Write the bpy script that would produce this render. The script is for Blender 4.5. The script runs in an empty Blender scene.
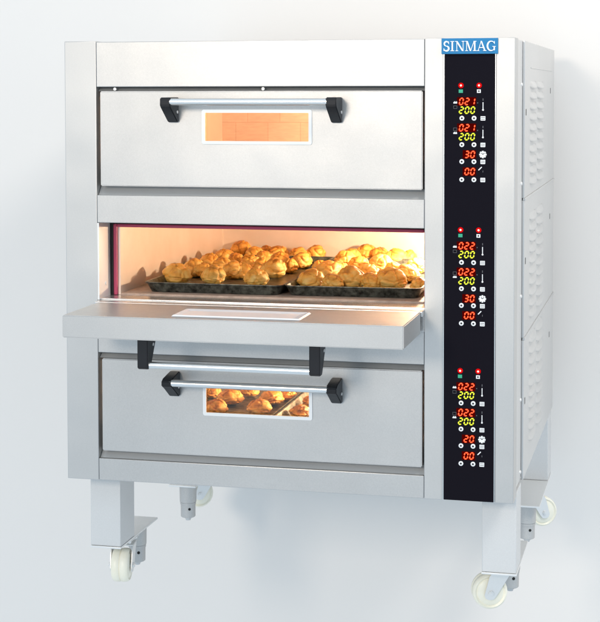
import bpy, bmesh, math, random
from mathutils import Vector, Matrix, noise
random.seed(7)
R = math.radians
scene = bpy.context.scene
C = scene.collection

# ------------------------------------------------------------------ camera
FZ = 0.352                    # height of the oven body's underside above the floor
cam_d = bpy.data.cameras.new('camera'); cam = bpy.data.objects.new('camera', cam_d); C.objects.link(cam)
cam.location = (1.6669, -4.2015, 1.0871 + FZ)
yaw, pitch, roll = 0.2362, 0.0443, -0.0018
rt = Vector((math.cos(yaw), math.sin(yaw), 0))
fw = Vector((-math.sin(yaw)*math.cos(pitch), math.cos(yaw)*math.cos(pitch), -math.sin(pitch)))
up = rt.cross(fw)
r2 = rt*math.cos(roll) + up*math.sin(roll); u2 = -rt*math.sin(roll) + up*math.cos(roll)
m = Matrix((r2, u2, -fw)).transposed().to_4x4(); m.translation = cam.location
cam.matrix_world = m
cam_d.sensor_fit = 'HORIZONTAL'; cam_d.sensor_width = 36
cam_d.lens = 1603.9/600*36
cam_d.shift_x = (300-293.53)/600; cam_d.shift_y = (162.58-311)/600
cam_d.clip_start = .05; cam_d.clip_end = 100
scene.camera = cam

# ------------------------------------------------------------------ light and exposure
w = bpy.data.worlds.new('World'); scene.world = w; w.use_nodes = True
bg = w.node_tree.nodes['Background']
bg.inputs[0].default_value = (.72, .865, 1.0, 1); bg.inputs[1].default_value = .72
# the studio around: soft lighter and darker stretches, seen in the steel
_t = w.node_tree; _tc = _t.nodes.new('ShaderNodeTexCoord'); _mp = _t.nodes.new('ShaderNodeMapping'); _mp.inputs['Scale'].default_value = (4.5, 4.5, 1.2); _mp.inputs['Location'].default_value = (3.1, .7, 2.2)
_n = _t.nodes.new('ShaderNodeTexNoise'); _n.inputs['Scale'].default_value = 1.6; _n.inputs['Detail'].default_value = 2
_r = _t.nodes.new('ShaderNodeMapRange'); _r.inputs['From Min'].default_value = .36; _r.inputs['From Max'].default_value = .64
_r.inputs['To Min'].default_value = .68*.92; _r.inputs['To Max'].default_value = 1.22*.92
for a_, b_ in ((_tc.outputs['Generated'], _mp.inputs[0]), (_mp.outputs[0], _n.inputs['Vector']), (_n.outputs['Fac'], _r.inputs['Value']), (_r.outputs[0], bg.inputs[1])): _t.links.new(a_, b_)
def area(name, loc, aim, sx, sy, power, col):
    l = bpy.data.lights.new(name, 'AREA'); l.shape = 'RECTANGLE'; l.size = sx; l.size_y = sy
    l.energy = power; l.color = col
    o = bpy.data.objects.new(name, l); C.objects.link(o); o.location = loc
    o.rotation_euler = (Vector(aim)-Vector(loc)).to_track_quat('-Z', 'Y').to_euler()
    return o
area('key_softbox', (-1.1, -8.8, 3.3), (.6, .6, .50), 1.7, 1.4, 238, (1, .87, .725))
area('strip_softbox', (-.85, -8.8, 1.9), (.7, .0, 1.0), .30, 3.6, 14, (1, .97, .93))
area('top_softbox', (0.3, -1.7, 3.6), (.6, .2, 1.4), 2.4, .8, 5, (1, .95, .90))
area('side_softbox', (3.6, -1.6, 4.0), (1.25, .7, .9), 1.1, 1.1, 105, (1, .94, .87))
scene.view_settings.view_transform = 'Standard'; scene.view_settings.look = 'None'
scene.view_settings.exposure = .10; scene.view_settings.gamma = 1
scene.render.engine = 'CYCLES'
scene.cycles.max_bounces = 10; scene.cycles.transparent_max_bounces = 12

# ------------------------------------------------------------------ helpers
origin = {}
def thing(name, label, cat, loc, group=None):
    o = bpy.data.objects.new(name, None); C.objects.link(o); o.location = loc
    o.empty_display_size = .05
    o['label'] = label; o['category'] = cat
    if group: o['group'] = group
    origin[o.name] = Vector(loc)
    return o
def part(name, bm, mats, parent=None, smooth=False, label=None, pos=None):
    """link a bmesh written in world coordinates as one mesh under its parent; pos = its own origin"""
    base = origin[parent.name] if parent else Vector((0, 0, 0))
    if pos is None:
        if len(bm.verts):
            pos = sum((v.co for v in bm.verts), Vector())/len(bm.verts)
        else: pos = base
    pos = Vector(pos)
    bmesh.ops.translate(bm, verts=bm.verts, vec=-pos)
    me = bpy.data.meshes.new(name); bm.to_mesh(me); bm.free()
    for mm in (mats if isinstance(mats, (list, tuple)) else [mats]): me.materials.append(mm)
    if smooth:
        for p in me.polygons: p.use_smooth = True
    o = bpy.data.objects.new(name, me); C.objects.link(o)
    o.parent = parent; o.location = pos-base
    origin[o.name] = pos
    if label: o['label'] = label
    return o
def NB(): return bmesh.new()
def _merge(bm, tmp, mi=0):
    for f in tmp.faces: f.material_index = mi
    me = bpy.data.meshes.new('t'); tmp.to_mesh(me); tmp.free(); bm.from_mesh(me); bpy.data.meshes.remove(me)
def box(bm, x0, x1, y0, y1, z0, z1, bev=0.0, mi=0, seg=2, rot=None, zo=FZ):
    t = NB(); bmesh.ops.create_cube(t, size=1)
    for v in t.verts:
        v.co = Vector(((x0+x1)/2 + v.co.x*(x1-x0), (y0+y1)/2 + v.co.y*(y1-y0), (z0+z1)/2 + zo + v.co.z*(z1-z0)))
    if bev: bmesh.ops.bevel(t, geom=t.edges[:], offset=bev, segments=seg, affect='EDGES', profile=.6)
    if rot: bmesh.ops.rotate(t, verts=t.verts, cent=rot[0], matrix=rot[1])
    _merge(bm, t, mi)
def cyl(bm, a, b, ra, rb=None, n=24, mi=0, bev=0, zo=FZ, caps=True):
    a = Vector(a)+Vector((0, 0, zo)); b = Vector(b)+Vector((0, 0, zo)); d = b-a
    t = NB(); bmesh.ops.create_cone(t, segments=n, radius1=ra, radius2=ra if rb is None else rb, depth=d.length, cap_ends=caps)
    if bev:
        es = [e for e in t.edges if len(e.link_faces) == 2 and max(len(f.verts) for f in e.link_faces) > 4]
        bmesh.ops.bevel(t, geom=es, offset=bev, segments=2, affect='EDGES')
    q = Vector((0, 0, 1)).rotation_difference(d).to_matrix()
    for v in t.verts: v.co = q @ v.co + (a+b)/2
    _merge(bm, t, mi)
def prism(bm, pts, fn, t0, t1, mi=0, bev=0):
    """polygon pts (2D) extruded from t0 to t1; fn(p, q, t) -> xyz"""
    t = NB()
    lo = [t.verts.new(fn(p, q, t0)) for p, q in pts]; hi = [t.verts.new(fn(p, q, t1)) for p, q in pts]
    n = len(pts)
    t.faces.new(lo); t.faces.new(hi[::-1])
    for i in range(n): t.faces.new((lo[i], hi[i], hi[(i+1) % n], lo[(i+1) % n]))
    bmesh.ops.recalc_face_normals(t, faces=t.faces)
    if bev: bmesh.ops.bevel(t, geom=t.edges[:], offset=bev, segments=2, affect='EDGES')
    _merge(bm, t, mi)
def lathe(bm, prof, centre, axis='x', n=40, mi=0, rotm=None):
    """prof: (r, t) along the axis"""
    t = NB(); rings = []
    for r, h in prof:
        rings.append([t.verts.new((h, r*math.cos(2*math.pi*k/n), r*math.sin(2*math.pi*k/n))) for k in range(n)])
    for i in range(len(rings)-1):
        for k in range(n): t.faces.new((rings[i][k], rings[i][(k+1) % n], rings[i+1][(k+1) % n], rings[i+1][k]))
    t.faces.new(rings[0]); t.faces.new(rings[-1][::-1])
    bmesh.ops.recalc_face_normals(t, faces=t.faces)
    M = rotm or Matrix.Identity(3)
    for v in t.verts: v.co = M @ v.co + Vector(centre) + Vector((0, 0, FZ))
    _merge(bm, t, mi)
def smooth_by_angle(o, ang=35):
    for p in o.data.polygons: p.use_smooth = True
    o.data.set_sharp_from_angle(angle=R(ang))
    for p in o.data.polygons:
        if p.area > .002: p.use_smooth = False          # broad sheet faces stay truly flat beside their bevels
    return o

# ------------------------------------------------------------------ materials
def mat(name, col, rough=.5, metal=0.0, spec=.5):
    mm = bpy.data.materials.new(name); mm.use_nodes = True
    b = mm.node_tree.nodes['Principled BSDF']
    b.inputs['Base Color'].default_value = (*col, 1); b.inputs['Roughness'].default_value = rough
    b.inputs['Metallic'].default_value = metal; b.inputs['Specular IOR Level'].default_value = spec
    return mm
def nd(mm, kind, **k):
    n = mm.node_tree.nodes.new(kind)
    for a, v in k.items(): setattr(n, a, v)
    return n
def ramp(mm, stops):
    n = nd(mm, 'ShaderNodeValToRGB'); e = n.color_ramp.elements
    while len(e) > 1: e.remove(e[0])
    e[0].position = stops[0][0]; e[0].color = (*stops[0][1], 1)
    for p, c in stops[1:]:
        x = e.new(p); x.color = (*c, 1)
    return n
def noise_tex(mm, scale, detail=4, rough=.5, vec_scale=None, coord='Object', dist=0):
    tc = nd(mm, 'ShaderNodeTexCoord'); mp = nd(mm, 'ShaderNodeMapping')
    if vec_scale: mp.inputs['Scale'].default_value = vec_scale
    n = nd(mm, 'ShaderNodeTexNoise'); n.inputs['Scale'].default_value = scale
    n.inputs['Detail'].default_value = detail; n.inputs['Roughness'].default_value = rough; n.inputs['Distortion'].default_value = dist
    L = mm.node_tree.links
    L.new(tc.outputs[coord], mp.inputs[0]); L.new(mp.outputs[0], n.inputs['Vector'])
    return n
def steel(name, col, r0, r1, metal=.85, grain=(1, 1, 60), bump=.03, var=.05, wave=.006):
    mm = mat(name, col, r0, metal); L = mm.node_tree.links; b = mm.node_tree.nodes['Principled BSDF']
    n = noise_tex(mm, 30, 5, .6, grain)                 # brushed grain
    mr = nd(mm, 'ShaderNodeMapRange'); mr.inputs['To Min'].default_value = r0; mr.inputs['To Max'].default_value = r1
    mr.inputs['From Min'].default_value = .3; mr.inputs['From Max'].default_value = .7
    L.new(n.outputs['Fac'], mr.inputs['Value']); L.new(mr.outputs[0], b.inputs['Roughness'])
    n2 = noise_tex(mm, 420, 3, .7)                      # fine speckle of the sheet
    rp = ramp(mm, [(.3, tuple(c*(1-var) for c in col)), (.7, tuple(min(1, c*(1+var)) for c in col))])
    n3 = noise_tex(mm, 2.2, 3, .5)
    mx = nd(mm, 'ShaderNodeMath', operation='MULTIPLY_ADD'); mx.inputs[1].default_value = .5
    ml = nd(mm, 'ShaderNodeMath', operation='MULTIPLY'); ml.inputs[1].default_value = .5
    L.new(n3.outputs['Fac'], ml.inputs[0]); L.new(n2.outputs['Fac'], mx.inputs[0]); L.new(ml.outputs[0], mx.inputs[2])
    L.new(mx.outputs[0], rp.inputs[0]); L.new(rp.outputs[0], b.inputs['Base Color'])
    bp = nd(mm, 'ShaderNodeBump'); bp.inputs['Strength'].default_value = bump; bp.inputs['Distance'].default_value = .001
    wv = noise_tex(mm, 2.6, 2, .5)                            # sheet metal is never quite flat
    bw = nd(mm, 'ShaderNodeBump'); bw.inputs['Strength'].default_value = 1; bw.inputs['Distance'].default_value = wave
    L.new(wv.outputs['Fac'], bw.inputs['Height'])
    L.new(n.outputs['Fac'], bp.inputs['Height']); L.new(bw.outputs[0], bp.inputs['Normal']); L.new(bp.outputs[0], b.inputs['Normal'])
    return mm
M_steel = steel('brushed_steel', (.520, .511, .497), .35, .43, .76, var=.13, bump=.12)
M_column = steel('column_steel', (.540, .531, .516), .36, .44, .72, grain=(60, 1, 1), var=.08)
M_side = steel('side_steel', (.64, .632, .62), .34, .44, .75, grain=(1, 1, 40))
M_flap = steel('flap_steel', (.64, .63, .62), .24, .32, .9, grain=(1, 50, 50))
M_dark = steel('shadow_gap_steel', (.58, .58, .575), .4, .5, .5)
M_bar = steel('handle_bar_steel', (.74, .74, .73), .22, .27, .97, grain=(1, 60, 60), bump=.0, var=.01)
M_leg = steel('silver_painted_steel', (.63, .625, .615), .5, .6, .25, grain=(30, 30, 30), bump=.25, var=.10)
M_plate = steel('zinc_plate', (.78, .77, .75), .35, .45, .5)
M_cast = steel('cast_zinc', (.52, .51, .495), .45, .6, .5, grain=(40, 40, 40), bump=.4, var=.15)
M_black = mat('black_plastic', (.012, .012, .014), .35)
M_bracket = mat('black_moulded_handle', (.012, .013, .016), .42, 0, .25)
M_glassblack = mat('black_glass_panel', (.010, .009, .013), .45, 0, .0)
M_hole = mat('dark_hole', (.01, .01, .01), .8)
M_gasket = mat('crimson_gasket', (.42, .045, .11), .5)
M_rubber = mat('black_seal', (.015, .012, .012), .7)
M_white = mat('white_print', (.8, .8, .8), .5)
M_green = mat('green_print', (.02, .35, .2), .5)
M_grey = mat('grey_print', (.09, .09, .1), .5)
M_frame = mat('white_window_frame', (.85, .85, .84), .35)
M_blue = mat('blue_name_plate', (.025, .20, .42), .5, 0, .2)
M_letter = mat('raised_letters', (.83, .87, .92), .3, .2)
def emit(name, col, s):
    mm = mat(name, (0, 0, 0), .4); b = mm.node_tree.nodes['Principled BSDF']
    b.inputs['Specular IOR Level'].default_value = 0; b.inputs['Emission Color'].default_value = (*col, 1); b.inputs['Emission Strength'].default_value = s
    return mm
M_red = emit('red_led_digit', (1, .085, .03), 2.6)
M_yel = emit('yellow_led_digit', (.85, .95, .06), 1.3)
M_ledc = emit('indicator_lamp_core', (1, .20, .16), 7)
M_ledr = emit('indicator_lamp_lens_glow', (1, .006, .008), .75)  # lens and painted bloom in one: emissive so a red halo surrounds the core
M_bulb = emit('oven_bulb', (1, .62, .3), 20)
M_lens = emit('display_window', (.5, .006, .003), .16)
M_cream = mat('cream_nylon', (.80, .78, .64), .38)
def speckle(mm, a, b_, scale, rough_bump=0):
    n = noise_tex(mm, scale, 5, .6); rp = ramp(mm, [(.35, a), (.65, b_)])
    L = mm.node_tree.links; b = mm.node_tree.nodes['Principled BSDF']
    L.new(n.outputs['Fac'], rp.inputs[0]); L.new(rp.outputs[0], b.inputs['Base Color'])
    if rough_bump:
        bp = nd(mm, 'ShaderNodeBump'); bp.inputs['Strength'].default_value = rough_bump; bp.inputs['Distance'].default_value = .002
        L.new(n.outputs['Fac'], bp.inputs['Height']); L.new(bp.outputs[0], b.inputs['Normal'])
speckle(M_cream, (.86, .81, .66), (.90, .86, .73), 25)
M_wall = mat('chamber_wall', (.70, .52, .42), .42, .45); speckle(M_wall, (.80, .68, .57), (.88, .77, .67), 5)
M_stone = mat('chamber_floor', (.45, .33, .27), .6); speckle(M_stone, (.36, .26, .2), (.52, .38, .3), 40)
M_tray = mat('blackened_tray', (.05, .05, .045), .38, .6); speckle(M_tray, (.015, .014, .012), (.15, .16, .135), 55, .15)
M_tile = mat('fireclay_tile', (.62, .32, .14), .7); 
def tile():
    mm = M_tile; L = mm.node_tree.links; b = mm.node_tree.nodes['Principled BSDF']
    tc = nd(mm, 'ShaderNodeTexCoord'); mp = nd(mm, 'ShaderNodeMapping'); mp.inputs['Rotation'].default_value = (R(90), 0, 0)
    br = nd(mm, 'ShaderNodeTexBrick'); br.inputs['Scale'].default_value = 1; br.offset = .37
    br.inputs['Brick Width'].default_value = .115; br.inputs['Row Height'].default_value = .085; br.inputs['Mortar Size'].default_value = .0016
    br.inputs['Color1'].default_value = (.82, .68, .56, 1); br.inputs['Color2'].default_value = (.80, .62, .48, 1); br.inputs['Mortar'].default_value = (.70, .50, .37, 1)
    n = noise_tex(mm, 25, 6, .6, (1, 1, 6)); mix = nd(mm, 'ShaderNodeMixRGB', blend_type='MULTIPLY'); mix.inputs[0].default_value = .5
    rp = ramp(mm, [(.3, (.7, .62, .55)), (.7, (1, 1, 1))])
    L.new(tc.outputs['Object'], mp.inputs[0]); L.new(mp.outputs[0], br.inputs['Vector']); L.new(n.outputs['Fac'], rp.inputs[0])
    L.new(br.outputs['Color'], mix.inputs[1]); L.new(rp.outputs[0], mix.inputs[2]); L.new(mix.outputs[0], b.inputs['Base Color'])
tile()
def glass():
    mm = bpy.data.materials.new('window_glass'); mm.use_nodes = True; t = mm.node_tree; t.nodes.clear()
    o = t.nodes.new('ShaderNodeOutputMaterial'); mx = t.nodes.new('ShaderNodeMixShader'); fr = t.nodes.new('ShaderNodeFresnel')
    tr = t.nodes.new('ShaderNodeBsdfTransparent'); gl = t.nodes.new('ShaderNodeBsdfGlossy')
    tr.inputs[0].default_value = (1, .95, .88, 1); gl.inputs['Roughness'].default_value = .05; fr.inputs[0].default_value = 1.45
    t.links.new(fr.outputs[0], mx.inputs[0]); t.links.new(tr.outputs[0], mx.inputs[1]); t.links.new(gl.outputs[0], mx.inputs[2]); t.links.new(mx.outputs[0], o.inputs[0])
    return mm
M_glass = glass()
M_frost = mat('flap_window_glass', (.74, .73, .74), .18, .1)
def choux():
    mm = mat('choux_crust', (.8, .4, .1), .42); t = mm.node_tree; L = t.links; b = t.nodes['Principled BSDF']
    at = nd(mm, 'ShaderNodeAttribute', attribute_name='bake')
    n = noise_tex(mm, 45, 6, .65, dist=.6)
    ad = nd(mm, 'ShaderNodeMath', operation='MULTIPLY_ADD'); ad.inputs[1].default_value = .55
    L.new(n.outputs['Fac'], ad.inputs[0]); L.new(at.outputs['Fac'], ad.inputs[2])
    rp = ramp(mm, [(.22, (.93, .60, .17)), (.46, (.88, .43, .065)), (.66, (.58, .22, .026)), (.90, (.24, .07, .010))])
    L.new(ad.outputs[0], rp.inputs[0]); L.new(rp.outputs[0], b.inputs['Base Color'])
    bp = nd(mm, 'ShaderNodeBump'); bp.inputs['Strength'].default_value = .8; bp.inputs['Distance'].default_value = .004
    n2 = noise_tex(mm, 75, 7, .68, (1, 1, 2.2), dist=1.4); L.new(n2.outputs['Fac'], bp.inputs['Height']); L.new(bp.outputs[0], b.inputs['Normal'])
    b.inputs['Subsurface Weight'].default_value = .08; b.inputs['Subsurface Radius'].default_value = (.01, .005, .002)
    b.inputs['Coat Weight'].default_value = .22; b.inputs['Coat Roughness'].default_value = .3
    return mm
M_choux = choux()
M_back = mat('studio_backdrop_paper', (.80, .762, .725), .95, 0, .1)
speckle(M_back, (.797, .759, .722), (.803, .765, .728), 3)

# ------------------------------------------------------------------ backdrop: plain paper wall behind the cut-out oven
DP = 1.324; W = 1.25; H = 1.227
def wall():
    bm = NB(); yw = DP+.16
    f = bm.faces.new([bm.verts.new(p) for p in ((-7, yw, -4), (9, yw, -4), (9, yw, 7), (-7, yw, 7))])
    o = part('backdrop', bm, M_back, pos=(0, 0, 0)); o['kind'] = 'structure'
wall()

# ------------------------------------------------------------------ the oven
oven = thing('deck_oven', 'three deck stainless steel bakery oven on casters with its middle door open', 'oven', (W/2, DP/2, 0))
# casing: everything behind the front plates
bm = NB()
box(bm, .004, W-.006, .262, DP-.003, 1.105, H-.002)            # roof box
box(bm, .004, .085, .06, DP-.003, .01, 1.105)                  # left cheek
box(bm, 1.045, W-.006, .079, DP-.003, .01, 1.105)              # right cheek (sunken channel)
box(bm, .085, 1.045, 1.17, DP-.003, .01, 1.105)                # back
box(bm, .004, W-.006, .02, .262, 1.105, H-.002)
for za, zb in ((.722, .807), (.35, .425), (.012, .05)):
    box(bm, .085, 1.045, .05, 1.17, za, zb)
part('casing', bm, M_side, oven)
# front columns
bm = NB(); box(bm, 0, .0928, 0, .077, 0, H, .002); smooth_by_angle(part('front_column', bm, M_column, oven))
bm = NB()
box(bm, 1.0122, 1.0625, 0, .077, 0, H, .002); box(bm, 1.2005, W, 0, .077, 0, H, .002); box(bm, 1.0625, 1.2005, .008, .07, .001, H-.001)
smooth_by_angle(part('front_column', bm, M_column, oven))
# front plates between the columns
def plate(name, z0, z1, y=0.0, lab=None):
    bm = NB(); box(bm, .0935, 1.0115, y, .05, z0, z1, .0018)
    return smooth_by_angle(part(name, bm, M_steel, oven, label=lab))
plate('header_panel', 1.1005, H-.002)
plate('divider_panel', .7235, .8005); plate('divider_panel', .3605, .4475)
plate('base_panel', .0005, .0620)
# recessed dark channels between plates and doors
bm = NB()
for z0, z1 in ((.8005, .8260), (.3440, .3605), (.0620, .0850), (1.0885, 1.1005)):
    prism(bm, [(.012, z0), (.034, z1), (.05, z1), (.05, z0)], lambda p, q, t: (t, p, q+FZ), .094, 1.011)
for z0, z1 in ((.8265, 1.0880), (.0855, .3435)):               # added blocks, keep chamber light from leaking past the closed doors
    for a, b in ((.0858, .1076), (1.0079, 1.0440)): box(bm, a, b, .061, .0870, z0, z1)
part('channel', bm, M_dark, oven)
for x in (.146, .57):                                        # little screws in the top groove
    bm = NB(); cyl(bm, (x, .0105, 1.0945), (x, .004, 1.0945), .0042, n=16); part('screw', bm, M_plate, oven)

# ------------------------------------------------------------------ doors
def rounded(x0, x1, z0, z1, r, n=6):
    pts = []
    for cx, cz, a0 in ((x1-r, z1-r, 0), (x0+r, z1-r, 90), (x0+r, z0+r, 180), (x1-r, z0+r, 270)):
        for k in range(n+1):
            a = R(a0+90*k/n); pts.append((cx+r*math.cos(a), cz+r*math.sin(a)))
    return pts
def ring_plate(bm, outer, inner, fn, t0, t1):
    t = NB(); n = len(outer); V = []
    for pts in (outer, inner):
        for tt in (t0, t1): V.append([t.verts.new(fn(p, q, tt)) for p, q in pts])
    of, ob, inf, ib = V
    for i in range(n):
        j = (i+1) % n
        t.faces.new((of[i], of[j], inf[j], inf[i])); t.faces.new((ob[i], ob[j], ib[j], ib[i]))
        t.faces.new((of[i], of[j], ob[j], ob[i])); t.faces.new((inf[i], inf[j], ib[j], ib[i]))
    bmesh.ops.recalc_face_normals(t, faces=t.faces); _merge(bm, t)
X0, X1 = .1055, 1.0070
WX0, WX1 = .4080, .7000
def door(z0, z1, wz0, wz1, bz, sym, fn, hb_top, label, taper=.045):
    """fn(x, out, z): out = distance towards the viewer from the door's front face; works closed and folded down"""
    bm = NB(); T = .055
    f = lambda p, q, t: fn(p, t, q)
    t = NB(); outer = [(X1, z1), (X0, z1), (X0, z0), (X1, z0)]; inner = [(WX1, wz1), (WX0, wz1), (WX0, wz0), (WX1, wz0)]
    def loop(pts, o): return [t.verts.new(f(p, q, o)) for p, q in pts]
    of, inf = loop(outer, .004), loop(inner, .004); ob, ib = loop(outer, -T), loop([(WX1+taper, wz1+taper*.6), (WX0-taper, wz1+taper*.6), (WX0-taper, wz0-taper), (WX1+taper, wz0-taper)], -T)
    for i in range(4):
        j = (i+1) % 4
        t.faces.new((of[i], of[j], inf[j], inf[i])); t.faces.new((ob[i], ob[j], ib[j], ib[i]))
        t.faces.new((of[i], of[j], ob[j], ob[i])); t.faces.new((inf[i], inf[j], ib[j], ib[i]))
    bmesh.ops.recalc_face_normals(t, faces=t.faces)
    oe = [e for e in t.edges if any(v in of or v in ob for v in e.verts) and not any(v in inf or v in ib for v in e.verts)]
    bmesh.ops.bevel(t, geom=oe, offset=.0025, segments=3, affect='EDGES')
    _merge(bm, t)
    d = smooth_by_angle(part('oven_door', bm, M_steel, oven, label=label), 30)
    bm = NB()
    ring_plate(bm, rounded(WX0-.008, WX1+.008, wz0-.0075, wz1+.0075, .006), rounded(WX0+.001, WX1-.001, wz0+.001, wz1-.001, .0015), f, .0042, .0075)
    part('window_frame', bm, M_frame, d)
    bm = NB(); prism(bm, [(WX0-.001, wz0-.001), (WX1+.001, wz0-.001), (WX1+.001, wz1+.001), (WX0-.001, wz1+.001)], f, -.012, -.008)
    part('window_pane', bm, M_glass, d)
    # handle: bar and two moulded brackets
    out = .083
    bm = NB(); pa, pb = Vector(f(.3265, bz, out-.010)), Vector(f(.768, bz, out-.010))
    cyl(bm, pa, pb, .0094, n=28, zo=0); smooth_by_angle(part('handle_bar', bm, M_bar, d))
    for bx in (.305, .762):
        wd = .029; bm = NB()
        if sym: prof = [(.0045, hb_top), (.014, hb_top), (.068, bz+.013), (out, bz+.006), (out, bz-.008), (.066, bz-.016), (.014, hb_top-.068), (.0045, hb_top-.068)]
        else:   prof = [(.0045, hb_top), (out-.004, hb_top), (out, hb_top-.005), (out, hb_top-.022), (out-.006, hb_top-.028), (.014, hb_top-.068), (.0045, hb_top-.068)]
        prism(bm, prof, lambda p, q, t: f(t, q, p), bx, bx+wd, bev=.0022)
        b = smooth_by_angle(part('handle_bracket', bm, M_bracket, d))
        sx = bx+wd+.0005
        bm = NB(); cyl(bm, f(sx, hb_top-.040, .022), f(sx+.002, hb_top-.040, .022), .0042, n=14, zo=0)
        part('bracket_screw', bm, M_plate, d)
    return d
closed = lambda x, o, z: (x, -o, z+FZ)
door(.8260, 1.0885, .9515, 1.0305, 1.0595, False, closed, 1.0715, 'closed top oven door with an empty lit window')
door(.0850, .3440, .2055, .2835, .2960, True, closed, .3170, 'closed bottom oven door with pastries behind its window')
# middle door folded down level: height above its hinge becomes distance out of the oven
HZ = .4505
def folded(x, o, z): return (x, -.034-(z-.4535), .4505-o+FZ)
d2 = door(.4535, .7165, .5830, .6540, .6845, False, folded, .6990, 'middle oven door folded down level like a shelf', taper=0)
# inner face of the open door: tapered glass recess
bm = NB()
zt = .4505+.055
ya, yb = -.034-(.654-.4535)-.022, -.034-(.583-.4535)+.028
xa, xb = WX0-.012, WX1+.030
t = NB()
o4 = [(xb, yb), (xa, yb), (xa, ya), (xb, ya)]; i4 = [(xb-.02, yb-.016), (xa+.014, yb-.016), (xa+.014, ya+.012), (xb-.02, ya+.012)]
A = [t.verts.new((p, q, zt+.0045+FZ)) for p, q in o4]; B = [t.verts.new((p, q, zt+.0012+FZ)) for p, q in i4]
t.faces.new(B)
for i in range(4): t.faces.new((A[i], A[(i+1) % 4], B[(i+1) % 4], B[i]))
A2 = [t.verts.new((p, q, zt+.0008+FZ)) for p, q in [(xb+.004, yb+.004), (xa-.004, yb+.004), (xa-.004, ya-.004), (xb+.004, ya-.004)]]
for i in range(4): t.faces.new((A[i], A[(i+1) % 4], A2[(i+1) % 4], A2[i]))
bmesh.ops.recalc_face_normals(t, faces=t.faces); _merge(bm, t)
part('inner_glass', bm, M_frost, d2)
# hinge sill between the door and the chamber
bm = NB(); box(bm, .0945, 1.0125, -.032, .012, .492, .5065, .002); box(bm, .0945, 1.0125, .014, .099, .494, .5105, .0015)
box(bm, .0945, 1.0125, -.012, .05, .449, .492)
part('hinge_sill', bm, M_flap, oven)

# ------------------------------------------------------------------ baking chambers
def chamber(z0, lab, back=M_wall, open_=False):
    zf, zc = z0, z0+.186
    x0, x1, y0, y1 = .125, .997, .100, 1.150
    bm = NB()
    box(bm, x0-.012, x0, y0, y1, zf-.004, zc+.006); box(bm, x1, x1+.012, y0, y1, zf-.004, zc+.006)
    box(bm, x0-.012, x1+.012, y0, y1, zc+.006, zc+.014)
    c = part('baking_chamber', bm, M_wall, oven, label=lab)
    bm = NB(); box(bm, x0-.012, x1+.012, y1, y1+.012, zf-.004, zc+.006); part('back_wall', bm, back, c)
    bm = NB(); box(bm, x0, x1, y0, y1, zf-.016, zf); part('hearth', bm, M_stone, c)
    bm = NB()                                                  # door gasket round the mouth
    box(bm, .1082, .1185, .088, .0995, zf-.004, zc+.012, .003); box(bm, .9975, 1.0110, .088, .0995, zf-.004, zc+.012, .003)
    box(bm, .1186, .9974, .088, .0995, zc+.003, zc+.012, .003)
    part('gasket', bm, M_gasket, c)
    bm = NB(); box(bm, .0995, .1075, .092, .104, zf-.004, zc+.018, .001); box(bm, .1076, 1.011, .092, .104, zc+.0125, zc+.0150, .0006)
    part('seal_strip', bm, M_rubber, c)
    bm = NB(); cyl(bm, (x1, .46, zf+.105), (x1-.010, .46, zf+.105), .03, n=24); cyl(bm, (x1, .46, zf+.105), (x1-.0102, .46, zf+.105), .018, n=20, mi=1)
    part('lamp_fitting', bm, [M_plate, M_bulb], c)
    return c
def oven_lamp(loc, power, col=(1, .74, .50), r=.014):
    l = bpy.data.lights.new('oven_lamp', 'POINT'); l.energy = power; l.color = col; l.shadow_soft_size = r
    o = bpy.data.objects.new('oven_lamp', l); C.objects.link(o); o.location = (loc[0], loc[1], loc[2]+FZ); return o
chamber(.8870-.0, 'empty top chamber glowing orange', back=M_tile)
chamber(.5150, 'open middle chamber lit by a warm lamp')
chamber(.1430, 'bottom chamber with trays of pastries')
oven_lamp((.955, .80, 1.030), 22)
oven_lamp((.97, .70, .655), 26)
oven_lamp((.955, .60, .290), 42)
# bright steel jambs beside the open mouth
bm = NB(); box(bm, .0850, .0945, .078, .0915, .450, .722); box(bm, .0925, .0975, .0015, .0915, .5075, .7225)
j = part('jamb', bm, M_plate, oven)
bm = NB(); cyl(bm, (.0975, .055, .548), (.1000, .055, .548), .005, n=16); part('jamb_screw', bm, M_plate, oven)

# ------------------------------------------------------------------ control panel
bm = NB(); box(bm, 1.0650, 1.1980, -.0015, .0078, .0015, 1.1840, .001)
panel = part('control_panel', bm, M_glassblack, oven)
bm = NB(); box(bm, 1.1982, 1.2003, -.003, .0078, .0015, 1.1840); box(bm, 1.0627, 1.0648, -.003, .0078, .0015, 1.1840)
part('panel_edging', bm, M_bar, panel)
PY = -.0016
SEG = {'0': 'abcdef', '1': 'bc', '2': 'abged', '3': 'abgcd'}
def digit(bm, ch, x, z, h, wd, mi=0, y=PY-.0006):
    th = h*.21; sl = .16; g = th*.18
    def P(px, pz): return (x+px*wd+sl*(pz-.5)*h, y, z+(pz-.5)*h+FZ)
    def hseg(pz):
        a = [(g/wd, pz), (th/wd*.6+g/wd, pz+th/h/2), (1-th/wd*.6-g/wd, pz+th/h/2), (1-g/wd, pz), (1-th/wd*.6-g/wd, pz-th/h/2), (th/wd*.6+g/wd, pz-th/h/2)]
        return a
    def vseg(px, z0, z1):
        return [(px, z0+g/h), (px+th/wd/2, z0+th/h*.6+g/h), (px+th/wd/2, z1-th/h*.6-g/h), (px, z1-g/h), (px-th/wd/2, z1-th/h*.6-g/h), (px-th/wd/2, z0+th/h*.6+g/h)]
    S = dict(a=hseg(1), g=hseg(.5), d=hseg(0), f=vseg(0, .5, 1), b=vseg(1, .5, 1), e=vseg(0, 0, .5), c=vseg(1, 0, .5))
    for s in SEG[ch]:
        fc = bm.faces.new([bm.verts.new(P(*p)) for p in S[s]]); fc.material_index = mi
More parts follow.
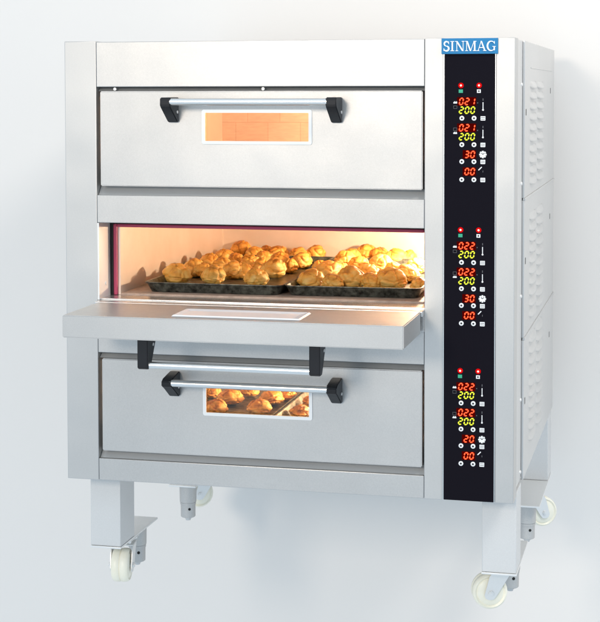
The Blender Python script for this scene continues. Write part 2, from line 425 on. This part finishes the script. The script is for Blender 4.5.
def display(text, xr, z, m_, h=.0165, wd=.0088, pitch=.0150, lens=True):
    bm = NB(); n = len(text)
    for i, ch in enumerate(text): digit(bm, ch, xr-(n-1-i)*pitch-wd, z, h, wd)
    if lens: box(bm, xr-n*pitch-.0005, xr+.0045, PY-.0003, PY-.0001, z-h*.68, z+h*.68, mi=1)
    part('display', bm, [m_, M_lens], panel)
def button(x, z):
    bm = NB(); t = NB(); n, k = 24, 8
    ro, ri = .0058, .0027
    for (r, dy, rr, d2_) in ((ro, 0, ri, 0),):
        A = [t.verts.new((x+r*math.cos(2*math.pi*i/n), PY-.0008, z+r*math.sin(2*math.pi*i/n)+FZ)) for i in range(n)]
        B = [t.verts.new((x+rr*math.cos(2*math.pi*i/n), PY-.0012, z+rr*math.sin(2*math.pi*i/n)+FZ)) for i in range(n)]
        D = [t.verts.new((x+(r+.0006)*math.cos(2*math.pi*i/n), PY, z+(r+.0006)*math.sin(2*math.pi*i/n)+FZ)) for i in range(n)]
        for i in range(n):
            j_ = (i+1) % n; t.faces.new((A[i], A[j_], B[j_], B[i])); t.faces.new((D[i], D[j_], A[j_], A[i]))
        E = t.faces.new([t.verts.new((v.co.x, PY-.0004, v.co.z)) for v in B])
    _merge(bm, t)
    bm.faces.ensure_lookup_table(); bm.faces[-1].material_index = 1
    part('button', bm, [M_white, M_black], panel)
def hgrid(x, z, s=.0058):
    bm = NB()
    for k in range(3): box(bm, x-s, x+s, PY-.0006, PY-.0001, z+s*(.92-.72*k)-s*.5, z+s*(.92-.72*k), mi=0)
    for sx in (-1, 1): box(bm, x+sx*s*.98-.0006, x+sx*s*.98+.0006, PY-.0008, PY-.0001, z-s*.9, z+s*.9)
    part('icon', bm, M_white, panel)
def iconbox(name, x0, x1, z0, z1, m_, out=.0006):
    bm = NB(); box(bm, x0, x1, PY-out, PY-.0001, z0, z1); return part(name, bm, m_, panel)
for base, txt in ((1.1020, ('021', '200', '021', '200', '30', '00')), (.7220, ('022', '200', '022', '200', '30', '00')), (.3485, ('022', '200', '022', '200', '20', '00'))):
    for lx in (1.1085, 1.1560):
        bm = NB(); t = NB(); bmesh.ops.create_uvsphere(t, u_segments=20, v_segments=12, radius=.0072)  # dome made wider than a lens, its glow imitates bloom
        for v in t.verts: v.co = Vector((v.co.x+lx, v.co.y*.35+PY, v.co.z+base+FZ))
        _merge(bm, t, 0)
        t = NB(); bmesh.ops.create_uvsphere(t, u_segments=16, v_segments=10, radius=.0026)
        for v in t.verts: v.co = Vector((v.co.x+lx, v.co.y*.8+PY-.0022, v.co.z+base+FZ))
        _merge(bm, t, 1)
        part('indicator_lamp', bm, [M_ledr, M_ledc], panel, smooth=True)
    z = base-.0150
    iconbox('icon', 1.1025, 1.1135, z-.0045, z+.0045, M_green)
    bm = NB(); box(bm, 1.1505, 1.1605, PY-.0006, PY-.0001, z-.0045, z+.0045); box(bm, 1.1535, 1.1575, PY-.0009, PY-.0007, z-.002, z+.002, mi=1)
    part('icon', bm, [M_white, M_black], panel)
    display(txt[0], 1.1440, base-.042, M_red); display(txt[1], 1.1440, base-.0648, M_yel, lens=False)
    display(txt[2], 1.1440, base-.111, M_red); display(txt[3], 1.1440, base-.1345, M_yel, lens=False)
    display(txt[4], 1.1440, base-.181, M_red); display(txt[5], 1.1440, base-.226, M_red)
    for dz in (-.0860, -.1555, -.2, -.2475):
        button(1.1110, base+dz); button(1.1430, base+dz); hgrid(1.1665, base+dz)
    for s, dz in ((1, -.050), (-1, -.122)):                   # top and bottom heat symbols
        za, zb = base+dz+s*.004, base+dz-s*.007
        bm = NB(); box(bm, 1.0885, 1.0985, PY-.0006, PY-.0001, za-.0012, za+.0022); box(bm, 1.0905, 1.0930, PY-.0006, PY-.0001, za+.0024, za+.0042)
        box(bm, 1.0950, 1.0975, PY-.0006, PY-.0001, za+.0024, za+.0042); part('icon', bm, M_white, panel)
        bm = NB()
        for a in ((1.0885, 1.0985, zb-.004, zb-.0031), (1.0885, 1.0985, zb+.0031, zb+.004), (1.0885, 1.0894, zb-.003, zb+.003), (1.0976, 1.0985, zb-.003, zb+.003)):
            box(bm, a[0], a[1], PY-.0006, PY-.0001, a[2], a[3])
        part('icon', bm, M_grey, panel)
        zc = base+dz-.008 if s > 0 else base+dz-.008           # thermometer
        bm = NB(); box(bm, 1.1655, 1.1675, PY-.0006, PY-.0001, zc-.004, zc+.014); cyl(bm, (1.1665, PY-.0001, zc-.006), (1.1665, PY-.0007, zc-.006), .0024, n=14)
        part('icon', bm, M_white, panel)
        iconbox('icon', 1.1655, 1.1675, zc+.018, zc+.024, M_grey)
        iconbox('icon', 1.1510, 1.1535, base+dz+.003, base+dz+.0055, M_grey)
    zc = base-.181                                            # timer clock
    bm = NB(); cyl(bm, (1.1665, PY-.0001, zc), (1.1665, PY-.0006, zc), .0098, n=28)
    for k in range(8):
        a = 2*math.pi*(k+.5)/8; cyl(bm, (1.1665+.0088*math.cos(a), PY-.0004, zc+.0088*math.sin(a)), (1.1665+.0088*math.cos(a), PY-.0008, zc+.0088*math.sin(a)), .0014, n=8, mi=1)
    for a, l in ((130, .0055), (45, .006)):
        q = Matrix.Rotation(-R(a-90), 3, 'Y')
        box(bm, 1.1665-.0008, 1.1665+.0008, PY-.0010, PY-.0007, zc, zc+l, mi=1, rot=(Vector((1.1665, PY, zc+FZ)), q))
    part('icon', bm, [M_white, M_black], panel)
    zc = base-.218                                            # buzzer / steam symbol
    bm = NB(); box(bm, 1.1580, 1.1606, PY-.0006, PY-.0001, zc-.006, zc+.006, rot=(Vector((1.1593, PY, zc+FZ)), Matrix.Rotation(R(45), 3, 'Y')))
    part('icon', bm, M_white, panel)
    iconbox('icon', 1.1660, 1.1675, zc-.010, zc-.005, M_grey)

# name plate with serif capitals
bm = NB(); box(bm, 1.0572, 1.2050, -.0060, .0005, 1.1845, 1.2255, .0012)
nplate = part('name_plate', bm, M_blue, oven)
def lettering():
    bm = NB(); k = [0]
    def quad(pts, fx):
        k[0] += 1; d = -.0072 - .00002*k[0]
        prism(bm, pts, lambda p, q, t: (fx(p, q)[0], t, fx(p, q)[1]+FZ), -.0058, d)
    def bar(p0, p1, w_, fx):
        (a, b), (c, d) = p0, p1; L = math.hypot(c-a, d-b); nx, nz = -(d-b)/L*w_/2, (c-a)/L*w_/2
        quad([(a+nx, b+nz), (c+nx, d+nz), (c-nx, d-nz), (a-nx, b-nz)], fx)
    def vbar(x, w_, fx, z0=0, z1=1): quad([(x-w_/2, z0), (x+w_/2, z0), (x+w_/2, z1), (x-w_/2, z1)], fx)
    def serif(x, z, w_, fx): quad([(x-w_/2, z-.025), (x+w_/2, z-.025), (x+w_/2, z+.025), (x-w_/2, z+.025)], fx)
    def slant(xt, xb_, w_, fx, zt_=1, zb_=0): quad([(xt-w_/2, zt_), (xt+w_/2, zt_), (xb_+w_/2, zb_), (xb_-w_/2, zb_)], fx)
    def ribbon(pts, ws, fx):
        for i in range(len(pts)-1):
            (a, b), (c, d) = pts[i], pts[i+1]; L = math.hypot(c-a, d-b) or 1
            if i == 0: n0 = (-(d-b)/L, (c-a)/L)
            nx, nz = -(d-b)/L, (c-a)/L
            if i < len(pts)-2:
                e, f_ = pts[i+2]; L2 = math.hypot(e-c, f_-d); n1 = ((nx-(f_-d)/L2)/2, (nz+(e-c)/L2)/2)
            else: n1 = (nx, nz)
            quad([(a+n0[0]*ws[i]/2, b+n0[1]*ws[i]/2), (c+n1[0]*ws[i+1]/2, d+n1[1]*ws[i+1]/2), (c-n1[0]*ws[i+1]/2, d-n1[1]*ws[i+1]/2), (a-n0[0]*ws[i]/2, b-n0[1]*ws[i]/2)], fx)
            n0 = n1
    hgt = .0258; z0 = 1.1920
    TH, TN = .135, .05
    def at(x0): return lambda p, q: (x0+p*hgt, z0+q*hgt)
    x = 1.0628
    # S
    fx = at(x); pts, ws = [], []
    for i in range(10):
        a = R(20+250*i/9); pts.append((.30+.22*math.cos(a), .74+.235*math.sin(a))); ws.append(TN+.10*max(0, math.sin((i)/9*math.pi)))
    for i in range(1, 11):
        a = R(90-250*i/10); pts.append((.29+.25*math.cos(a), .265+.245*math.sin(a))); ws.append(TN+.12*max(0, math.sin((1-i/10)*math.pi/1.1)))
    ribbon(pts, ws, fx); vbar(.525, .045, fx, .72, .98); vbar(.04, .045, fx, .02, .28)
    x += .70*hgt
    fx = at(x); vbar(.20, TH, fx); serif(.20, .97, .38, fx); serif(.20, .03, .38, fx); x += .50*hgt
    fx = at(x); vbar(.16, TN, fx); vbar(.80, TN, fx, .04); slant(.15, .77, TH*1.15, fx); serif(.12, .975, .26, fx); serif(.80, .975, .28, fx); serif(.16, .025, .28, fx); x += 1.00*hgt
    fx = at(x); vbar(.16, TN, fx); vbar(.98, TH, fx); slant(.20, .55, TH, fx); slant(.92, .56, TN, fx); serif(.14, .975, .26, fx); serif(1.0, .975, .30, fx); serif(.16, .025, .28, fx); serif(.98, .025, .36, fx); x += 1.20*hgt
    fx = at(x); slant(.44, .12, TN, fx); slant(.44, .82, TH, fx); quad([(.24, .30), (.66, .30), (.64, .37), (.27, .37)], fx); serif(.12, .025, .26, fx); serif(.80, .025, .34, fx); x += .98*hgt
    fx = at(x); pts, ws = [], []
    for i in range(15):
        a = R(38+284*i/14); pts.append((.47+.38*math.cos(a), .5+.48*math.sin(a))); ws.append(TN+.11*max(0, math.sin(i/14*math.pi))**1.5)
    ribbon(pts, ws, fx); vbar(.80, .05, fx, .70, .98); vbar(.78, .13, fx, .06, .44); serif(.76, .44, .34, fx)
    part('lettering', bm, M_letter, nplate)
lettering()

# ------------------------------------------------------------------ side panels with pressed louvres
def louvre(y0, y1, z, x=W+.0005):
    bm = NB(); n, k = 10, 5; rows = []
    h = .0215; d = .0095
    for j in range(k+1):
        v = j/k; row = []
        for i in range(n+1):
            u = i/n; e = min(1, math.sin(math.pi*min(max(u, .0), 1))**.35 if 0 < u < 1 else 0)
            prof = math.sin(math.pi/2*v)                       # swells towards the open lower lip
            row.append(bm.verts.new((x + d*e*prof, y0+(y1-y0)*u, z+h/2-h*v*(.7+.3*e)+FZ)))
        rows.append(row)
    low = [bm.verts.new((x-.0004, v.co.y, v.co.z-.0008)) for v in rows[-1]]
    rows.append(low)
    for a, b in zip(rows, rows[1:]):
        for i in range(n): bm.faces.new((a[i], a[i+1], b[i+1], b[i]))
    bmesh.ops.recalc_face_normals(bm, faces=bm.faces)
    return bm
for (pz0, pz1, lz0, lz1, nl) in ((.7905, H-.0015, .8279, 1.1047, 10), (.4005, .7835, .4439, .7251, 10), (.0020, .3935, .0840, .3694, 10)):
    bm = NB(); box(bm, W-.0055, W+.0005, .262, DP, pz0, pz1, .0012)
    sp = smooth_by_angle(part('side_panel', bm, M_side, oven))
    for i in range(nl):
        z = lz0+(lz1-lz0)*i/(nl-1)
        for ya_, yb_ in ((.420, .605), (.655, .850)):
            o = part('louvre', louvre(ya_, yb_, z), M_side, sp, smooth=True)
    for yy, zz in ((.30, (pz0+pz1)/2+.02), (1.16, (pz0+pz1)/2+.08)):
        bm = NB(); box(bm, W+.0003, W+.0008, yy-.008, yy+.008, zz-.009, zz+.009); part('slot', bm, M_hole, sp)
bm = NB(); box(bm, W-.0002, W+.0022, .44, 1.22, 1.152, 1.1555, .0008); part('fold', bm, M_side, oven)
for z0_ in (.787, .397):                                      # seam strips between the side panels
    bm = NB(); box(bm, W-.0040, W+.0035, .262, DP, z0_-.0033, z0_+.0033, .001); part('seam_strip', bm, M_side, oven)
for z in (1.105, .832, .520, .232, .03):
    bm = NB(); t = NB(); bmesh.ops.create_uvsphere(t, u_segments=14, v_segments=8, radius=.006)
    for v in t.verts: v.co = Vector((v.co.x*.6+W-.006, v.co.y*1.6+.235, v.co.z+z+FZ))
    _merge(bm, t); part('screw', bm, M_plate, oven, smooth=True)

# ------------------------------------------------------------------ legs, mounting plates, casters and feet
def caster(cx, cy, ang, name='caster', twin=False):
    """swivel caster; ang = rotation of the wheel axle about the vertical; floor at z = -FZ"""
    r = .0488; cz = -FZ+r
    rot = Matrix.Rotation(ang, 3, 'Z'); c0 = Vector((cx, cy, 0))
    tr = .030                                                  # trail
    off = rot @ Vector((0, -tr, 0)); wc = Vector((cx+off.x, cy+off.y, cz))
    def W_(p): return tuple(rot @ Vector(p) + wc)
    bm = NB(); hw = .0300
    for s in (-1, 1):                                          # cheeks, slanting back from the swivel to the axle
        prof = [(-.018, -.006), (-.014, -.016), (-.004, -.020), (.008, -.018), (.016, -.008), (tr+.026, .0560), (tr-.026, .0560), (tr-.034, .046)]
        prism(bm, prof, lambda p, q, t: tuple(Vector(W_((t, p, q)))+Vector((0, 0, FZ))), s*hw, s*(hw+.003), bev=.0008)
    prism(bm, [(-hw-.003, tr-.028), (hw+.003, tr-.028), (hw+.003, tr+.028), (-hw-.003, tr+.028)], lambda p, q, t: tuple(Vector(W_((p, q, t)))+Vector((0, 0, FZ))), .0555, .0590, bev=.0008)
    top = -.2285-cz
    cyl(bm, W_((0, tr, .059)), W_((0, tr, top-.001)), .022, n=28)
    cyl(bm, W_((-hw-.008, 0, 0)), W_((hw+.008, 0, 0)), .0075, n=6); cyl(bm, W_((-hw-.010, 0, 0)), W_((hw+.010, 0, 0)), .0035, n=12)
    t3 = Vector(W_((0, tr, top-.0015)))
    box(bm, t3.x-.036, t3.x+.036, t3.y-.036, t3.y+.036, t3.z-.0012, t3.z+.0014, .0005)
    for sx in (-1, 1):
        for sy in (-1, 1): cyl(bm, (t3.x+sx*.027, t3.y+sy*.027, t3.z-.009), (t3.x+sx*.027, t3.y+sy*.027, t3.z-.0029), .0055, n=6)
    o = smooth_by_angle(part(name, bm, M_plate, oven))
    bm = NB()
    prof = [(.012, -.025), (r*.70, -.025), (r*.78, -.021), (r-.006, -.0245), (r-.0018, -.0215), (r, -.014), (r, -.0030), (r-.0035, 0), (r, .0030), (r, .014), (r-.0018, .0215), (r-.006, .0245), (r*.78, .021), (r*.70, .025), (.012, .025)]
    lathe(bm, prof, tuple(wc), n=56, rotm=rot)
    smooth_by_angle(part('wheel', bm, M_cream, o), 50)
    return o
def foot(cx, cy):
    bm = NB(); cyl(bm, (cx, cy, -.2285), (cx, cy, -.290), .0290, .0280, n=36, bev=.002); o = smooth_by_angle(part('levelling_foot', bm, M_cast, oven))
    bm = NB(); cyl(bm, (cx, cy, -.290), (cx, cy, -.3400), .0250, .0245, n=36, bev=.002); cyl(bm, (cx, cy, -.2902), (cx, cy, -.297), .0266, n=36)
    smooth_by_angle(part('sleeve', bm, M_cast, o))
    bm = NB(); a = R(-62); dx, dy = math.cos(a), math.sin(a)
    cyl(bm, (cx+dx*.020, cy+dy*.020, -.310), (cx+dx*.0255, cy+dy*.0255, -.310), .0045, n=14); part('pin_hole', bm, M_hole, o)
    bm = NB(); cyl(bm, (cx, cy, -.340), (cx, cy, -.3465), .0115, n=6); cyl(bm, (cx, cy, -.3465), (cx, cy, -.3515), .0085, n=12); part('bolt', bm, M_dark, o)
for (lx0, lx1) in ((.0215, .1125), (1.1530, 1.2465)):
    for back in (0, 1):
        y0, y1 = (.120, .243) if not back else (1.195, 1.318)
        bm = NB(); box(bm, lx0, lx1, y0, y1, -.2225, -.0005, .003)
        lg = smooth_by_angle(part('leg', bm, M_leg, oven))
        bm = NB(); py0, py1 = (.118, .455) if not back else (.850, 1.320)
        box(bm, lx0-.001, lx1+.001, py0, py1, -.2285, -.2230, .0008)
        smooth_by_angle(part('mounting_plate', bm, M_plate, lg))
        xm = (lx0+lx1)/2
        foot(xm+.004, .385 if not back else .905)
        if back: caster(xm+(.012 if lx0 < 1 else .004), 1.10, R(-62) if lx0 < 1 else R(118))
caster(.078, .245, R(8)); caster(1.190, .232, R(-74))

# ------------------------------------------------------------------ baking trays
def tray(name, label, x0, x1, y0, y1, z, ang=0.0, h=.026):
    th = thing(name, label, 'baking tray', ((x0+x1)/2, (y0+y1)/2, z+FZ), 'blackened trays in the oven')
    bm = NB(); t = NB()
    def loop(ins, zz, r=.022):
        pts = []
        for cx, cy, a0 in ((x1-ins-r, y1-ins-r, 0), (x0+ins+r, y1-ins-r, 90), (x0+ins+r, y0+ins+r, 180), (x1-ins-r, y0+ins+r, 270)):
            for k in range(6):
                a = R(a0+18*k); pts.append(t.verts.new((cx+r*math.cos(a), cy+r*math.sin(a), z+zz+FZ)))
        return pts
    prof = [(.010, .0008), (.000, h-.002), (-.004, h+.001), (-.004, h+.003), (.0015, h+.003), (.003, h), (.0125, .0035)]
    L = [loop(a, b) for a, b in prof]; n = len(L[0])
    for a, b in zip(L, L[1:]):
        for i in range(n): t.faces.new((a[i], a[(i+1) % n], b[(i+1) % n], b[i]))
    t.faces.new(L[0][::-1]); t.faces.new(L[-1])
    bmesh.ops.recalc_face_normals(t, faces=t.faces)
    cen = Vector(((x0+x1)/2, y0, 0)); bmesh.ops.rotate(t, verts=t.verts, cent=cen, matrix=Matrix.Rotation(ang, 3, 'Z'))
    _merge(bm, t)
    smooth_by_angle(part('tray_pan', bm, M_tray, th), 40)
ZT = .5155
tray('baking_tray', 'left blackened tray of cream puffs inside the open middle chamber', .186, .584, .135, .93, ZT)
tray('baking_tray', 'right blackened tray of cream puffs inside the open middle chamber', .596, .978, .150, .92, ZT, R(2.0))
tray('baking_tray', 'left blackened tray seen through the bottom door window', .152, .551, .13, .93, .1435, R(0))
tray('baking_tray', 'right blackened tray seen through the bottom door window, crossed by its dark rim', .564, .968, .13, .93, .1435, R(0))

# ------------------------------------------------------------------ cream puffs
def px(u, v, z):                                              # photo pixel -> point on the level z (real positions measured once)
    d = fw + r2*((u-293.53)/1603.9) - u2*((v-162.58)/1603.9)
    k = (z+FZ-cam.location.z)/d.z
    return cam.location + d*k
def puff(u, v, rpx, zc, label, group, squash=.86, brown=0.0, seed=None):
    p = px(u, v, zc); sd = seed if seed is not None else int(u*7+v*13)
    rnd = random.Random(sd)
    dist = (p-cam.location).dot(fw); rad = 1.0*rpx*dist/1603.9
    bm = NB(); bmesh.ops.create_icosphere(bm, subdivisions=5, radius=1)
    lay = bm.verts.layers.float.new('bake')
    o1 = Vector((rnd.uniform(-50, 50), rnd.uniform(-50, 50), rnd.uniform(-50, 50)))
    sx, sy = rnd.uniform(.92, 1.10), rnd.uniform(.90, 1.08)
    tilt = rnd.uniform(0, 6.28); lean = rnd.uniform(.05, .20)
    tw = rnd.uniform(.8, 2.2)
    for vt in bm.verts:
        n0 = vt.co.normalized()
        # piped swirl: shallow ridges winding round the dome, plus lobes that burst open along cracks
        q = n0*1.15+o1; dd, pp = noise.voronoi(q)
        crack = min(1, (dd[1]-dd[0])*3.2)
        wob = noise.noise(n0*1.3+o1*2)*.11 + noise.noise(n0*2.8+o1)*.045
        az = math.atan2(n0.y, n0.x); swirl = math.sin(az*2+n0.z*5.0*tw+tilt)*.035*max(0, 1-abs(n0.z))
        fine = noise.fractal(n0*8+o1, .7, 2.1, 4)*.016
        # wrinkles run roughly level like stretched dough
        wr = noise.noise(Vector((n0.x*2.2, n0.y*2.2, n0.z*9))+o1)*.04
        rr = 1+wob+swirl+fine+wr-.12*(1-crack)**3
        c = n0*rr
        c.z *= squash*(1.02 if c.z > 0 else .66)
        k = 1-.05*max(0, c.z)                                 # narrower towards the top
        c.x *= sx*k; c.y *= sy*k
        c.x += math.cos(tilt)*lean*max(0, c.z); c.y += math.sin(tilt)*lean*max(0, c.z)
        if c.z < -.50: c.z = -.50-(-.50-c.z)*.15
        vt.co = c
        vt[lay] = max(-.2, min(.6, brown + .04 + .24*max(0, n0.z)**2 + noise.noise(n0*1.7+o1*3)*.24 + .16*(1-crack)**4))
    bmesh.ops.scale(bm, verts=bm.verts, vec=(rad, rad, rad))
    zmin = min(v.co.z for v in bm.verts)
    base = px(u, v, zc); base.z = 0
    floor = (ZT if zc > .4 else .1435)+.0037+FZ
    lift = max(0, zc+FZ+zmin-floor)
    loc = Vector((base.x, base.y, floor if lift < .02 else zc+FZ+zmin))
    bmesh.ops.translate(bm, verts=bm.verts, vec=(0, 0, -zmin))
    me = bpy.data.meshes.new('cream_puff'); bm.to_mesh(me); bm.free(); me.materials.append(M_choux)
    for f in me.polygons: f.use_smooth = True
    o = bpy.data.objects.new('cream_puff', me); C.objects.link(o); o.location = loc
    o['label'] = label; o['category'] = 'cream puff'; o['group'] = group
    return o
G = 'golden cream puffs baking in the oven'
ZP = .5450
PUFFS = [
 (177, 274.5, 14, 0, 'front left corner puff of the left open tray, low and wide'),
 (193.5, 268, 12.5, .0, 'puff just behind the front left corner puff of the left open tray'),
 (210, 261.5, 11.5, .02, 'third puff back along the left edge of the left open tray'),
 (213.5, 275, 13, 0, 'second puff from the left in the front row of the left open tray'),
 (226, 257, 11.5, .05, 'puff leaning at the foot of the tall brown topped puff, left open tray'),
 (233, 270, 12.5, .02, 'third puff from the left near the front of the left open tray'),
 (241, 248, 10.5, .10, 'tall brown topped puff standing highest in the left open tray'),
 (251, 262, 11, .0, 'pale puff in the middle of the left open tray below the tall brown topped one'),
 (256.5, 277, 12.5, 0, 'fourth front row puff in the left open tray, beside the big ribbed one'),
 (265, 256, 9.5, .03, 'small puff in the back half of the left open tray right of the tall one'),
 (279, 252, 10, .09, 'brown topped puff at the back of the left open tray, right of centre'),
 (273, 269, 13.5, 0, 'big ribbed pale puff near the front right corner of the left open tray'),
 (289, 264.5, 9.5, .04, 'puff against the right rim of the left open tray, nearest the front'),
 (301, 260, 11, .0, 'bright puff second from the front along the right rim of the left open tray'),
 (315, 252.5, 10.5, .08, 'rearmost puff by the right rim of the left open tray'),
 (311, 279, 13, .03, 'front left corner puff of the right open tray, low and smooth'),
 (329, 271, 13, .0, 'glowing puff second back along the left rim of the right open tray'),
 (346, 260.5, 12.5, .0, 'round ribbed puff third back along the left rim of the right open tray'),
 (367, 252.5, 11.5, .12, 'brown curled puff at the back of the right open tray'),
 (352, 279, 15, .02, 'wide puff second from the left in the front row of the right open tray'),
 (368.5, 272, 12, -.05, 'pale cracked puff behind the wide front puff of the right open tray'),
 (382, 265.5, 14, -.08, 'brightest overlit puff in the middle of the right open tray'),
 (397, 257.5, 12, .05, 'puff at the back right of the right open tray'),
 (391, 280, 15, .05, 'wide brown shaded puff in the front row of the right open tray'),
 (407, 273, 12, -.03, 'cracked pale puff near the right end of the right open tray'),
 (416, 265, 11, -.05, 'bright puff half hidden by the right jamb in the right open tray'),
 (419, 282, 9, .06, 'small puff in the front right corner of the right open tray'),
 (204, 268.5, 10, .03, 'small puff between the first and second front row puffs, left open tray'),
 (222, 264.5, 10.5, .02, 'half hidden puff behind the second front row puff of the left open tray'),
 (244, 270, 10.5, .03, 'half hidden puff between the third and fourth front puffs of the left open tray'),
 (237, 260, 10.5, .04, 'puff just below the tall brown topped one in the left open tray'),
 (262, 264, 10, .02, 'puff tucked behind the big ribbed one in the left open tray'),
 (255, 253, 10, .06, 'puff in the last row of the left open tray, next to the tall one'),
 (281, 259, 10.5, .03, 'puff in front of the brown topped back puff of the left open tray'),
 (299, 253, 9.5, .07, 'back row puff beside the rearmost rim puff of the left open tray'),
 (267, 251, 9, .10, 'small dark puff peeping over the back row of the left open tray'),
 (321, 265.5, 9.5, .04, 'puff leaning on the left rim of the right open tray'),
 (339, 268, 11, .02, 'puff behind the second front row puff of the right open tray'),
 (358, 263, 10.5, .02, 'puff in the centre of the right open tray left of the brightest one'),
 (353, 255, 10, .07, 'puff left of the brown curled one at the back of the right open tray'),
 (381, 254, 10, .08, 'puff right of the brown curled one at the back of the right open tray'),
 (372, 280, 11, .04, 'puff between the two wide front row puffs of the right open tray'),
 (333, 280.5, 11, .03, 'puff between the corner and wide front puffs of the right open tray'),
 (394, 269, 11, .0, 'puff just right of the brightest one in the right open tray'),
 (409, 257, 10, .04, 'back row puff nearest the right jamb in the right open tray'),
]
for u, v, rp, br, lab in PUFFS: puff(u, v, rp, ZP, lab, G, squash=.93, brown=br)
PUFF3 = [
 (216, 406, 12.5, 0, 'lower left puff behind the bottom door window'),
 (230.5, 396, 12.5, .0, 'second puff from the left behind the bottom door window'),
 (259.5, 406, 13, 0, 'lower middle puff behind the bottom door window, in front of the rest'),
 (271.5, 396.5, 12, .0, 'pale puff up and right of the lower middle puff in the bottom window'),
 (211, 389.5, 10, .04, 'puff peeking in at the upper left corner of the bottom door window'),
 (250, 388.5, 10.5, .05, 'puff cut off by the handle bar at the top middle of the bottom window'),
 (288, 392, 8.5, .05, 'small puff by the tray rim at the upper right of the bottom window'),
 (300, 408.5, 10, .18, 'dark puff beyond the tray rim at the right end of the bottom window'),
 (312, 399, 10, .12, 'puff half hidden by the right side of the bottom window'),
]
for u, v, rp, br, lab in PUFF3: puff(u, v, rp, .172, lab, G, squash=.72, brown=br+.05)
